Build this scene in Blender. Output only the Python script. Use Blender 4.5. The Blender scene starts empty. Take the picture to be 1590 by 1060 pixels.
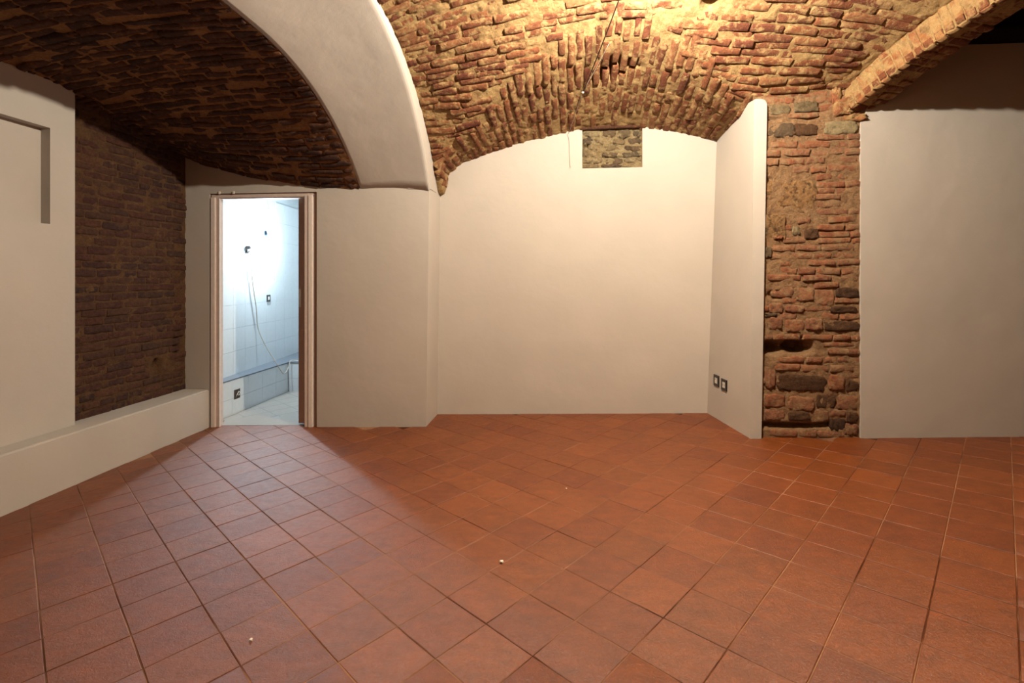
import bpy, bmesh, math, random
import numpy as np
from mathutils import Vector, Matrix

random.seed(7)
rng = np.random.default_rng(11)
scene = bpy.context.scene
COL = scene.collection

# ------------------------------------------------------------------ camera, world, exposure
CAM_H = 1.30          # camera height above the floor in the middle of the room (m)
YAW = 0.10            # the room stands 5.7 degrees off the camera axis
FPX, HORIZON = 762.6, 431.7
cam_data = bpy.data.cameras.new('camera')
cam_data.sensor_width = 36.0
cam_data.lens = FPX / 1590 * 36.0
cam_data.shift_y = -(530 - HORIZON) / 1590
cam_data.clip_start = 0.05
cam = bpy.data.objects.new('camera', cam_data)
COL.objects.link(cam)
cam.location = (0, 0, CAM_H)
cam.rotation_euler = (math.pi / 2, 0, YAW)
scene.camera = cam

world = bpy.data.worlds.new('world')
scene.world = world
world.use_nodes = True
world.node_tree.nodes['Background'].inputs[0].default_value = (0.02, 0.018, 0.016, 1)
world.node_tree.nodes['Background'].inputs[1].default_value = 0.05

vs = scene.view_settings
vs.view_transform = 'Standard'
vs.look = 'None'
vs.gamma = 1.0
vs.use_curve_mapping = False
vs.exposure = 0.0

LAMP_POS = (0.52, 2.60, 3.20)       # bare bulb hung just under the crown of the vault
LAMP_POWER = 490.0
LAMP_COLOUR = (1.0, 0.88, 0.70)
BATH_POS = (-3.40, 5.36, 1.72)      # bare bulb in the small tiled room
BATH_POWER = 135.0
BATH_COLOUR = (0.74, 0.90, 1.0)

# ------------------------------------------------------------------ geometry of the vaults (metres, room frame)
SLOPE = 0.0327
CY, SY = math.cos(YAW), math.sin(YAW)

def floor_z(u, v):
    return SLOPE * (u * CY + v * SY)

def circ(v, c, zc, r):
    return zc + np.sqrt(np.maximum(r * r - (v - c) ** 2, 0.0))

ARCH_MIRROR = 1.90
def fold(v, c):
    """the arch is level over the crown and comes down again in front, out of the picture"""
    v = np.asarray(v, float)
    w = np.where(v < ARCH_MIRROR, 2 * ARCH_MIRROR - v, v)
    return np.maximum(w, c)

def z_arch_right(v):                # lower right edge of the white arch
    return circ(fold(v, 2.735), 2.735, 1.335, 1.714)

def z_arch_left(v):                 # lower left edge of the white arch
    return circ(fold(v, 2.733), 2.733, 0.672, 2.111)

U_ARCH_R, U_ARCH_L = -1.167, -1.809
RIB_P, RIB_D = (2.138, 3.987), (0.42, -1.0)     # foot and direction of the brick arch

def rib_u(v):
    return RIB_P[0] + RIB_D[0] * (RIB_P[1] - np.asarray(v, float))

def z_rib(t):
    t = np.asarray(t, float)
    t = np.minimum(np.where(t > 2.2, 4.4 - t, t), 1.583)
    return 2.539 + 0.57 * t - 0.18 * t * t

def sstep(a, b, x):
    t = np.clip((x - a) / (b - a), 0, 1)
    return t * t * (3 - 2 * t)

def z_main(u, v):
    u, v = np.asarray(u, float), np.asarray(v, float)
    base = circ(fold(v, 2.872), 2.872, 1.10, 1.978)
    s = np.clip((u - U_ARCH_R) / (rib_u(v) - U_ARCH_R), 0, 1)
    w = sstep(4.25, 3.2, fold(v, 2.0))
    return base + 0.32 * 4 * s * (1 - s) * w - 0.04 * sstep(1.0, 1.55, u) * sstep(3.7, 4.0, v) * sstep(2.1, 1.7, u)

LUN_U = np.array([-1.30, -1.12, -1.085, -0.939, -0.687, -0.438, -0.131, 0.172, 0.47, 0.768, 1.06, 1.416, 1.60])
LUN_Z = np.array([2.05, 2.12, 2.31, 2.419, 2.50, 2.58, 2.645, 2.70, 2.72, 2.709, 2.653, 2.565, 2.52])
LUN_K = np.array([0.05, 0.05, 0.10, 0.18, 0.28, 0.35, 0.39, 0.41, 0.41, 0.39, 0.31, 0.17, 0.14])
def z_lun(u, v):
    u, v = np.asarray(u, float), np.asarray(v, float)
    z = np.interp(u, LUN_U, LUN_Z) + np.interp(u, LUN_U, LUN_K) * (4.68 - v)
    return np.where((u > 1.56) | (v < 2.7), 0.0, z)

def z_vault(u, v):
    a, b = z_main(u, v), z_lun(u, v)
    h = np.maximum(0.14 - np.abs(a - b), 0) / 0.14
    return np.maximum(a, b) + h * h * 0.14 / 4

def z_left(u, v):
    u, v = np.asarray(u, float), np.asarray(v, float)
    s = np.clip((U_ARCH_L - u) / (3.60 - 1.809), 0, 1)
    w = fold(v, 2.733)
    wall = 2.60 - 0.14 * np.clip((w - 2.733) / 1.55, 0, 1) ** 2
    z = (1 - s) * z_arch_left(v) + s * wall
    back = sstep(3.0, 4.28, w)
    return z - 0.085 * np.sin(np.pi * s) ** 0.8 * back + 0.05 * np.sin(np.pi * s) * (1 - back)

# ------------------------------------------------------------------ small helpers
def link(o):
    COL.objects.link(o)
    return o

def tag(o, label, cat=None, group=None, kind=None):
    o['label'] = label
    if cat: o['category'] = cat
    if group: o['group'] = group
    if kind: o['kind'] = kind
    return o

def mesh_obj(name, verts, faces, mat, parent=None, smooth=False):
    me = bpy.data.meshes.new(name)
    me.from_pydata([tuple(map(float, p)) for p in verts], [], faces)
    me.validate()
    bm = bmesh.new(); bm.from_mesh(me)
    bmesh.ops.recalc_face_normals(bm, faces=bm.faces)
    bm.to_mesh(me); bm.free()
    if smooth: me.shade_smooth()
    if mat: me.materials.append(mat)
    o = bpy.data.objects.new(name, me)
    if parent: o.parent = parent
    return link(o)

def bm_obj(name, bm, mat, parent=None, smooth=False):
    me = bpy.data.meshes.new(name)
    bmesh.ops.recalc_face_normals(bm, faces=bm.faces)
    bm.to_mesh(me); bm.free()
    if smooth: me.shade_smooth()
    if mat: me.materials.append(mat)
    o = bpy.data.objects.new(name, me)
    if parent: o.parent = parent
    return link(o)

def empty(name, loc=(0, 0, 0)):
    o = bpy.data.objects.new(name, None)
    o.empty_display_size = 0.05
    o.location = loc
    return link(o)

def box(name, lo, hi, mat, parent=None, bevel=0.0, seg=2, M=None):
    bm = bmesh.new()
    bmesh.ops.create_cube(bm, size=1)
    for v in bm.verts:
        v.co = Vector([lo[i] + (v.co[i] + 0.5) * (hi[i] - lo[i]) for i in range(3)])
    if bevel:
        bmesh.ops.bevel(bm, geom=bm.edges[:], offset=bevel, segments=seg, affect='EDGES', clamp_overlap=True)
    if M is not None: bm.transform(M)
    return bm_obj(name, bm, mat, parent)

def tube(name, pts, r, mat, parent=None, seg=8, closed_ends=True):
    pts = [Vector(p) for p in pts]
    bm = bmesh.new(); rings = []
    up = Vector((0.13, 0.31, 0.94))
    for i, p in enumerate(pts):
        d = (pts[min(i + 1, len(pts) - 1)] - pts[max(i - 1, 0)]).normalized()
        a = d.cross(up)
        if a.length < 0.05: a = d.cross(Vector((1, 0, 0)))
        a.normalize(); b = d.cross(a)
        rr = r[i] if isinstance(r, (list, tuple)) else r
        rings.append([bm.verts.new(p + (a * math.cos(k * 2 * math.pi / seg) + b * math.sin(k * 2 * math.pi / seg)) * rr) for k in range(seg)])
    for A, B in zip(rings, rings[1:]):
        for k in range(seg):
            bm.faces.new((A[k], A[(k + 1) % seg], B[(k + 1) % seg], B[k]))
    if closed_ends:
        bm.faces.new(rings[0]); bm.faces.new(rings[-1])
    return bm_obj(name, bm, mat, parent, smooth=True)

def catmull(pts, n=8):
    P = [Vector(p) for p in pts]; P = [2 * P[0] - P[1]] + P + [2 * P[-1] - P[-2]]
    out = []
    for i in range(1, len(P) - 2):
        for k in range(n):
            t = k / n
            a, b, c, d = P[i - 1], P[i], P[i + 1], P[i + 2]
            out.append(0.5 * ((2 * b) + (c - a) * t + (2 * a - 5 * b + 4 * c - d) * t * t + (3 * b - a - 3 * c + d) * t ** 3))
    out.append(P[-2])
    return out

def lathe(name, prof, mat, parent=None, seg=20, M=None):
    bm = bmesh.new(); rings = []
    for r, z in prof:
        rings.append([bm.verts.new((r * math.cos(k * 2 * math.pi / seg), r * math.sin(k * 2 * math.pi / seg), z)) for k in range(seg)])
    for A, B in zip(rings, rings[1:]):
        for k in range(seg):
            bm.faces.new((A[k], A[(k + 1) % seg], B[(k + 1) % seg], B[k]))
    bm.faces.new(rings[0]); bm.faces.new(rings[-1])
    if M is not None: bm.transform(M)
    return bm_obj(name, bm, mat, parent, smooth=True)

def panel(name, As, Zs, d0, d1, fmap, mat, holes=(), parent=None):
    """a solid wall slab of cells As x Zs between depths d0 and d1; holes = set of missing cells; closed, one piece"""
    verts, idx, faces = [], {}, []
    def vid(i, j, k):
        if (i, j, k) not in idx:
            idx[(i, j, k)] = len(verts)
            verts.append(fmap(As[i], Zs[j], (d0, d1)[k]))
        return idx[(i, j, k)]
    na, nz = len(As) - 1, len(Zs) - 1
    has = lambda i, j: 0 <= i < na and 0 <= j < nz and (i, j) not in holes
    for i in range(na):
        for j in range(nz):
            if not has(i, j): continue
            for k in (0, 1):
                faces.append([vid(i, j, k), vid(i + 1, j, k), vid(i + 1, j + 1, k), vid(i, j + 1, k)])
            for (di, dj, e) in ((-1, 0, ((i, j), (i, j + 1))), (1, 0, ((i + 1, j), (i + 1, j + 1))), (0, -1, ((i, j), (i + 1, j))), (0, 1, ((i, j + 1), (i + 1, j + 1)))):
                if not has(i + di, j + dj):
                    (p, q) = e
                    faces.append([vid(*p, 0), vid(*q, 0), vid(*q, 1), vid(*p, 1)])
    return mesh_obj(name, verts, faces, mat, parent)

def hash3(i, j, k, seed):
    n = (i.astype(np.int64) * 73856093) ^ (j.astype(np.int64) * 19349663) ^ (k.astype(np.int64) * 83492791) ^ (seed * 2654435761)
    n = (n ^ (n >> 13)) * 1274126177 & 0x7fffffff
    n = (n ^ (n >> 16)) * 668265263 & 0x7fffffff
    return (n & 0xffffff) / float(0xffffff)

def vnoise(P, scale, seed=0):
    Q = np.asarray(P, float) * scale
    I = np.floor(Q); f = Q - I; f = f * f * (3 - 2 * f); I = I.astype(np.int64)
    r = 0
    for a in (0, 1):
        for b in (0, 1):
            for c in (0, 1):
                w = (f[:, 0] if a else 1 - f[:, 0]) * (f[:, 1] if b else 1 - f[:, 1]) * (f[:, 2] if c else 1 - f[:, 2])
                r = r + w * hash3(I[:, 0] + a, I[:, 1] + b, I[:, 2] + c, seed)
    return r * 2 - 1

def rough(P, seed=0):
    return (0.55 * vnoise(P, 9, seed) + 0.6 * vnoise(P, 24, seed + 1) + 0.4 * vnoise(P, 55, seed + 2))

def project(P):
    """pixel position in the 1590 x 1060 photograph, used only to rank pieces by their size in view"""
    P = np.asarray(P, float)
    X = P[..., 0] * CY + P[..., 1] * SY
    Y = -P[..., 0] * SY + P[..., 1] * CY
    Y = np.where(Y < 0.05, 0.05, Y)
    return 795 + FPX * X / Y, HORIZON - FPX * (P[..., 2] - CAM_H) / Y, Y

# ------------------------------------------------------------------ materials
def lin(c):
    return tuple(((x / 255) / 12.92 if x / 255 <= 0.04045 else ((x / 255 + 0.055) / 1.055) ** 2.4) for x in c) + (1.0,)

class Nodes:
    def __init__(self, name):
        self.m = bpy.data.materials.new(name); self.m.use_nodes = True
        self.t = self.m.node_tree; self.b = self.t.nodes['Principled BSDF']
    def n(self, kind, **kw):
        x = self.t.nodes.new(kind)
        for k, v in kw.items():
            if k.startswith('i_'): x.inputs[int(k[2:]) if k[2:].isdigit() else k[2:].replace('_', ' ')].default_value = v
            else: setattr(x, k, v)
        return x
    def l(self, a, b): self.t.links.new(a, b)
    def pos(self):
        return self.n('ShaderNodeNewGeometry').outputs['Position']
    def noise(self, scale, detail=4, rough=0.6, vec=None, dist=0.0):
        x = self.n('ShaderNodeTexNoise'); x.inputs['Scale'].default_value = scale
        x.inputs['Detail'].default_value = detail; x.inputs['Roughness'].default_value = rough
        x.inputs['Distortion'].default_value = dist
        self.l(vec or self.pos(), x.inputs['Vector']); return x.outputs['Fac']
    def ramp(self, fac, stops, interp='LINEAR'):
        x = self.n('ShaderNodeValToRGB'); e = x.color_ramp.elements; x.color_ramp.interpolation = interp
        while len(e) < len(stops): e.new(0.5)
        for el, (p, c) in zip(e, stops):
            el.position = p; el.color = c if len(c) == 4 else tuple(c) + (1,)
        self.l(fac, x.inputs['Fac']); return x.outputs['Color']
    def mix(self, fac, a, b, mode='MIX'):
        x = self.n('ShaderNodeMix', data_type='RGBA', blend_type=mode)
        for s, val in ((x.inputs['Factor'], fac), (x.inputs['A'], a), (x.inputs['B'], b)):
            if hasattr(val, 'is_output'): self.l(val, s)
            elif isinstance(val, (int, float)): s.default_value = val
            else: s.default_value = val
        return x.outputs['Result']
    def math(self, op, a, b=0.0):
        x = self.n('ShaderNodeMath', operation=op)
        for s, val in zip(x.inputs, (a, b)):
            if hasattr(val, 'is_output'): self.l(val, s)
            else: s.default_value = val
        return x.outputs[0]
    def bump(self, h, strength, dist=0.01, prev=None):
        x = self.n('ShaderNodeBump'); x.inputs['Strength'].default_value = strength; x.inputs['Distance'].default_value = dist
        self.l(h, x.inputs['Height'])
        if prev: self.l(prev, x.inputs['Normal'])
        return x.outputs['Normal']
    def rnd(self):
        oi = self.n('ShaderNodeObjectInfo').outputs['Random']
        at = self.n('ShaderNodeAttribute', attribute_name='tint').outputs['Fac']
        return self.math('FRACT', self.math('ADD', oi, at))
    def done(self, col=None, rough=0.9, nor=None, spec=0.3):
        if col is not None:
            if hasattr(col, 'is_output'): self.l(col, self.b.inputs['Base Color'])
            else: self.b.inputs['Base Color'].default_value = col
        if hasattr(rough, 'is_output'): self.l(rough, self.b.inputs['Roughness'])
        else: self.b.inputs['Roughness'].default_value = rough
        if nor: self.l(nor, self.b.inputs['Normal'])
        self.b.inputs['Specular IOR Level'].default_value = spec
        return self.m

GREY = lambda x: (x, x, x, 1)

def brick_mat(name, tones, smear, smear_lo=0.52, smear_hi=0.68, dark=None, dark_scale=7, dark_lo=0.58):
    N = Nodes(name)
    c = N.ramp(N.rnd(), [(i / (len(tones) - 1), lin(t)) for i, t in enumerate(tones)])
    c = N.mix(1.0, c, N.ramp(N.noise(35, 5), [(0.25, GREY(0.62)), (0.75, GREY(1.25))]), 'MULTIPLY')
    s = N.ramp(N.noise(14, 6, 0.65, dist=0.4), [(smear_lo, GREY(0)), (smear_hi, GREY(1))])
    c = N.mix(s, c, lin(smear))
    if dark:
        c = N.mix(N.ramp(N.noise(dark_scale, 5, 0.6), [(dark_lo, GREY(0)), (dark_lo + 0.14, GREY(0.85))]), c, lin(dark))
    h = N.bump(N.noise(24, 7, 0.75, dist=0.3), 1.0, 0.032)
    h = N.bump(N.noise(110, 4, 0.7), 0.7, 0.007, h)
    return N.done(c, 0.92, h, 0.2)

def mortar_mat(name, a, b, dark):
    N = Nodes(name)
    c = N.mix(N.ramp(N.noise(11, 6, 0.65), [(0.35, GREY(0)), (0.68, GREY(1))]), lin(a), lin(b))
    c = N.mix(N.ramp(N.noise(5, 6, 0.7, dist=0.5), [(0.56, GREY(0)), (0.72, GREY(0.85))]), c, lin(dark))
    c = N.mix(1.0, c, N.ramp(N.noise(70, 4), [(0.25, GREY(0.7)), (0.75, GREY(1.2))]), 'MULTIPLY')
    h = N.bump(N.noise(34, 7, 0.75, dist=0.3), 1.0, 0.030)
    h = N.bump(N.noise(140, 4, 0.7), 0.7, 0.006, h)
    return N.done(c, 0.95, h, 0.15)

M_BRICK = brick_mat('vault_brick', [(128, 77, 53), (145, 92, 62), (117, 68, 51), (156, 108, 73), (136, 84, 57)], (185, 152, 106), 0.485, 0.62)
M_MORTAR = mortar_mat('vault_mortar', (191, 161, 112), (165, 130, 88), (114, 79, 55))
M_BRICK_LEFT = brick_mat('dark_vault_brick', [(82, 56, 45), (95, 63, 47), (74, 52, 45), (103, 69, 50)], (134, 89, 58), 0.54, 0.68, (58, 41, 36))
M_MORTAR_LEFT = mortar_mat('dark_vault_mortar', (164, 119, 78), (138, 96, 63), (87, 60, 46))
M_BRICK_PANEL = brick_mat('panel_brick', [(81, 52, 46), (91, 58, 46), (72, 50, 46), (99, 66, 50), (70, 51, 45)], (101, 71, 51), 0.54, 0.72)
M_MORTAR_PANEL = mortar_mat('panel_mortar', (111, 83, 57), (92, 64, 46), (72, 50, 38))
M_BRICK_PIER = brick_mat('pier_brick', [(160, 107, 77), (152, 96, 69), (167, 119, 88), (144, 94, 72), (157, 113, 84)], (161, 129, 96), 0.47, 0.62)
M_MORTAR_PIER = mortar_mat('pier_mortar', (160, 129, 96), (148, 113, 82), (113, 80, 57))
M_BRICK_RIB = brick_mat('arch_brick', [(172, 122, 77), (159, 99, 66), (179, 134, 87), (152, 90, 64), (167, 125, 84)], (180, 147, 101), 0.42, 0.56)
M_STONE_GREY = brick_mat('grey_stone', [(100, 83, 66), (112, 94, 71), (88, 75, 63)], (136, 109, 78), 0.58, 0.74, (66, 53, 42))
M_STONE_BROWN = brick_mat('brown_stone', [(90, 64, 46), (102, 74, 52), (79, 57, 44)], (123, 92, 66), 0.58, 0.74, (51, 36, 28))
M_STONE_POROUS = brick_mat('porous_stone', [(159, 124, 84), (148, 112, 76)], (169, 138, 97), 0.5, 0.7, (72, 50, 35), 26, 0.50)
M_STONE_PALE = brick_mat('pale_stone', [(150, 131, 96), (135, 115, 86), (119, 102, 76), (95, 83, 67), (163, 146, 111)], (162, 146, 112), 0.5, 0.68, (67, 58, 50))
M_MORTAR_PALE = mortar_mat('pale_mortar', (162, 146, 111), (135, 115, 83), (87, 73, 56))

def plaster_mat(name, col, amp=0.35):
    N = Nodes(name)
    c = N.mix(1.0, lin(col), N.ramp(N.noise(2.2, 4, 0.5), [(0.3, GREY(0.96)), (0.7, GREY(1.03))]), 'MULTIPLY')
    h = N.bump(N.noise(5, 3, 0.5), amp * 0.6, 0.02)
    h = N.bump(N.noise(120, 3, 0.6), amp * 0.5, 0.002, h)
    return N.done(c, 0.85, h, 0.2)

M_PLASTER = plaster_mat('white_plaster', (180, 173, 165), 0.5)
M_BATHWALL = plaster_mat('white_paint', (184, 189, 191), 0.15)

def tile_floor_mat():
    N = Nodes('terracotta_tile')
    c = N.ramp(N.rnd(), [(0.0, lin((110, 54, 13))), (0.35, lin((118, 58, 15))), (0.7, lin((105, 48, 13))), (1.0, lin((122, 61, 17)))])
    m = N.n('ShaderNodeMapping'); m.inputs['Rotation'].default_value = (0, 0, 0.7); m.inputs['Scale'].default_value = (1, 2.2, 1)
    N.l(N.pos(), m.inputs['Vector'])
    c = N.mix(1.0, c, N.ramp(N.noise(9, 6, 0.65, m.outputs['Vector']), [(0.28, GREY(0.74)), (0.72, GREY(1.22))]), 'MULTIPLY')
    c = N.mix(N.ramp(N.noise(45, 5, 0.7), [(0.60, GREY(0)), (0.78, GREY(0.45))]), c, lin((132, 79, 23)))
    h = N.bump(N.noise(85, 6, 0.75, dist=0.8), 0.55, 0.006)
    h = N.bump(N.noise(9, 3, 0.5), 0.16, 0.02, h)
    r = N.math('ADD', 0.30, N.math('MULTIPLY', N.noise(30, 4), 0.30))
    return N.done(c, r, h, 0.75)
M_TILE = tile_floor_mat()

def grout_mat():
    N = Nodes('grout')
    c = N.mix(N.ramp(N.noise(1.7, 3, 0.5), [(0.42, GREY(0)), (0.58, GREY(1))]), lin((74, 44, 30)), lin((146, 108, 82)))
    return N.done(c, 0.95, None, 0.1)
M_GROUT = grout_mat()

def plain(name, col, rough=0.5, metal=0.0, spec=0.5, wear=0.0):
    N = Nodes(name)
    c = N.mix(1.0, lin(col), N.ramp(N.noise(25, 4), [(0.3, GREY(1 - wear - 0.03)), (0.7, GREY(1.02))]), 'MULTIPLY')
    N.b.inputs['Metallic'].default_value = metal
    return N.done(c, rough, None, spec)

M_WTILE = plain('white_wall_tile', (200, 204, 206), 0.12, 0, 0.5)
M_BTILE = plain('pale_floor_tile', (148, 140, 132), 0.3, 0, 0.5, 0.08)
M_WGROUT = plain('pale_grout', (150, 154, 158), 0.9)
M_LEDGE = plain('shaded_ledge_top', (92, 98, 106), 0.4)  # ledge top in shadow: the blue-grey shade is put into the colour
M_FRAME = plain('bare_wood_frame', (208, 190, 181), 0.6, wear=0.08)
M_FRAME_PALE = plain('painted_frame', (220, 208, 200), 0.6, wear=0.05)
M_LEAF = plain('door_veneer', (176, 152, 140), 0.55, wear=0.06)
M_GAP_SHADE = plain('gap_shade', (140, 104, 90), 0.8)  # shade of the gaps round the frame, put into a brown colour
M_METAL = plain('brushed_metal', (190, 186, 180), 0.35, 0.9)
M_BLACK = plain('black_plastic', (30, 24, 24), 0.35)
M_WHITE = plain('white_plastic', (204, 200, 192), 0.35)
M_REDDOT = plain('red_plastic', (120, 30, 26), 0.4)
M_CORD_W = plain('white_cord', (176, 164, 148), 0.5)
M_CORD_B = plain('brown_cord', (58, 36, 26), 0.6)
M_GREYWIRE = plain('grey_box', (96, 92, 86), 0.7)
M_WOOD_SHADE = plain('shaded_beam_wood', (44, 32, 26), 0.85, wear=0.3)  # near-black so the bay looks unlit; its shade is in the colour
M_CHIP = plain('plaster_crumb', (232, 220, 204), 0.9)
M_HOLDER = plain('lamp_holder', (46, 62, 84), 0.4)

def bulb_mat(name, col, strength):
    m = bpy.data.materials.new(name); m.use_nodes = True
    t = m.node_tree; t.nodes.clear()
    e = t.nodes.new('ShaderNodeEmission'); e.inputs[0].default_value = tuple(col) + (1,); e.inputs[1].default_value = strength
    tr = t.nodes.new('ShaderNodeBsdfTransparent')
    a = t.nodes.new('ShaderNodeAddShader'); o = t.nodes.new('ShaderNodeOutputMaterial')
    t.links.new(e.outputs[0], a.inputs[0]); t.links.new(tr.outputs[0], a.inputs[1]); t.links.new(a.outputs[0], o.inputs[0])
    return m

# ------------------------------------------------------------------ masonry pieces
def brick_mesh(name, mat, seed, nx=6, ny=4, jag=0.05, low=(0.10, 0.30), wob=0.05, round_=0.0, ex=0.04, ey=0.15):
    """a flat worn face with chipped arrises: x along the course, y across it, z out of the wall (front about 0, back -1)"""
    r = random.Random(seed)
    bm = bmesh.new(); g = {}
    xs = [-0.5] + [-0.5 + ex + (1 - 2 * ex) * k / (nx - 3) for k in range(nx - 2)] + [0.5]
    ys = [-0.5] + [-0.5 + ey + (1 - 2 * ey) * k / (ny - 3) for k in range(ny - 2)] + [0.5]
    top = [r.uniform(-1, 1) * jag for _ in range(nx)]; bot = [r.uniform(-1, 1) * jag for _ in range(nx)]
    lef = [r.uniform(-1, 1) * jag * 0.4 for _ in range(ny)]; rig = [r.uniform(-1, 1) * jag * 0.4 for _ in range(ny)]
    tilt = r.uniform(-1, 1) * 0.05
    for i in range(nx):
        for j in range(ny):
            x, y = xs[i], ys[j]
            edge = i in (0, nx - 1) or j in (0, ny - 1)
            corner = i in (0, nx - 1) and j in (0, ny - 1)
            f = (y + 0.5); y += bot[i] * (1 - f) * 1.3 + top[i] * f * 1.3
            f = (x + 0.5); x += lef[j] * (1 - f) + rig[j] * f
            k = 1 - round_ * (abs(xs[i]) * 2) ** 2 * (abs(ys[j]) * 2) ** 2
            x *= k; y *= k
            z = r.uniform(-wob, wob) + tilt * y * 2
            if edge: z -= r.uniform(*low)
            if corner: z -= 0.12; x *= 0.985; y *= 0.94
            if not edge and r.random() < 0.10: z -= r.uniform(0.05, 0.25)          # a chip
            g[i, j] = bm.verts.new((x, y, z))
    for i in range(nx - 1):
        for j in range(ny - 1):
            bm.faces.new((g[i, j], g[i + 1, j], g[i + 1, j + 1], g[i, j + 1]))
    rim = [g[i, 0] for i in range(nx)] + [g[nx - 1, j] for j in range(1, ny)] + [g[i, ny - 1] for i in range(nx - 2, -1, -1)] + [g[0, j] for j in range(ny - 2, 0, -1)]
    low_ = [bm.verts.new((v.co.x, v.co.y, -1.0)) for v in rim]
    for k in range(len(rim)):
        q = (k + 1) % len(rim)
        bm.faces.new((rim[q], rim[k], low_[k], low_[q]))
    bmesh.ops.recalc_face_normals(bm, faces=bm.faces)
    me = bpy.data.meshes.new(name)
    bm.to_mesh(me); bm.free()
    me.shade_smooth()
    me.materials.append(mat)
    return me

def pool(name, mat, n=14, **kw):
    return [brick_mesh(name, mat, 100 + i, **kw) for i in range(n)]

def frame_matrix(c, x, n, L, h, d, off):
    x = np.asarray(x, float); n = np.asarray(n, float)
    n = n / np.linalg.norm(n); x = x - n * np.dot(x, n); x = x / np.linalg.norm(x)
    y = np.cross(n, x)
    M = np.eye(4)
    M[:3, 0] = x * L; M[:3, 1] = y * h; M[:3, 2] = n * d; M[:3, 3] = np.asarray(c) + n * off
    return M

def lay(pieces, meshes, parent, name, limit=300, stuff_name='brickwork', label=None):
    """pieces: 4x4 matrices. The LIMIT that show largest become objects of their own, the rest one part of kind stuff."""
    A = []
    for M in pieces:
        c = M[:3, 3]
        px, py, Y = project(c)
        size = np.linalg.norm(M[:3, 0]) * np.linalg.norm(M[:3, 1])
        n = M[:3, 2] / np.linalg.norm(M[:3, 2])
        view = np.array([0, 0, CAM_H]) - c
        cosv = float(np.dot(n, view) / np.linalg.norm(view))
        inside = -15 < px < 1605 and -12 < py < 1075 and cosv > 0.02
        A.append(size * max(cosv, 0.02) / Y ** 2 if inside else -1)
    order = np.argsort(-np.array(A))
    single = [k for k in order[:limit] if A[k] > 0]
    chosen = set(int(k) for k in single)
    for k in sorted(chosen):
        o = bpy.data.objects.new(name, meshes[int(rng.integers(len(meshes)))])
        o.parent = parent
        o.matrix_basis = Matrix(pieces[k].tolist())
        link(o)
    rest = [k for k in range(len(pieces)) if k not in chosen]
    if rest:
        V, Fc, tint = [], [], []
        off = 0
        data = []
        for me in meshes:
            data.append((np.array([v.co[:] for v in me.vertices]), [list(p.vertices) for p in me.polygons]))
        for k in rest:
            vv, ff = data[int(rng.integers(len(data)))]
            M = pieces[k]
            V.append(vv @ M[:3, :3].T + M[:3, 3])
            Fc += [[i + off for i in f] for f in ff]
            tint += [float(rng.random())] * len(vv)
            off += len(vv)
        me = bpy.data.meshes.new(stuff_name)
        me.from_pydata(np.concatenate(V).tolist(), [], Fc)
        me.attributes.new('tint', 'FLOAT', 'POINT').data.foreach_set('value', tint)
        me.shade_smooth()
        me.materials.append(meshes[0].materials[0])
        o = bpy.data.objects.new(stuff_name, me)
        o.parent = parent
        o['kind'] = 'stuff'
        if label: o['label'] = label
        link(o)
    return len(single), len(rest)

def grid_surface(name, P, keep, mat, parent=None, thick=0.0, up=True):
    """P: (n, m, 3) grid of points; keep: (n-1, m-1) mask"""
    n, m = P.shape[:2]
    used = -np.ones(n * m, int); faces = []
    I, J = np.nonzero(keep)
    quads = np.stack([I * m + J, (I + 1) * m + J, (I + 1) * m + J + 1, I * m + J + 1], 1)
    ids = np.unique(quads); used[ids] = np.arange(len(ids))
    me = bpy.data.meshes.new(name)
    me.from_pydata(P.reshape(-1, 3)[ids].tolist(), [], used[quads].tolist())
    me.shade_smooth(); me.materials.append(mat)
    o = bpy.data.objects.new(name, me)
    if parent: o.parent = parent
    return link(o)

def axis_steps(a, b, c, fine, coarse):
    """coarse from a to b, fine from b to c"""
    return np.concatenate([np.arange(a, b, coarse), np.arange(b, c + fine * 0.5, fine)])

def surf_normal(zf, u, v, e=0.012):
    zu = (zf(u + e, v) - zf(u - e, v)) / (2 * e)
    zv = (zf(u, v + e) - zf(u, v - e)) / (2 * e)
    n = np.array([float(zu), float(zv), -1.0])          # faces down, into the room
    return n / np.linalg.norm(n), float(zu), float(zv)

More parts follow.
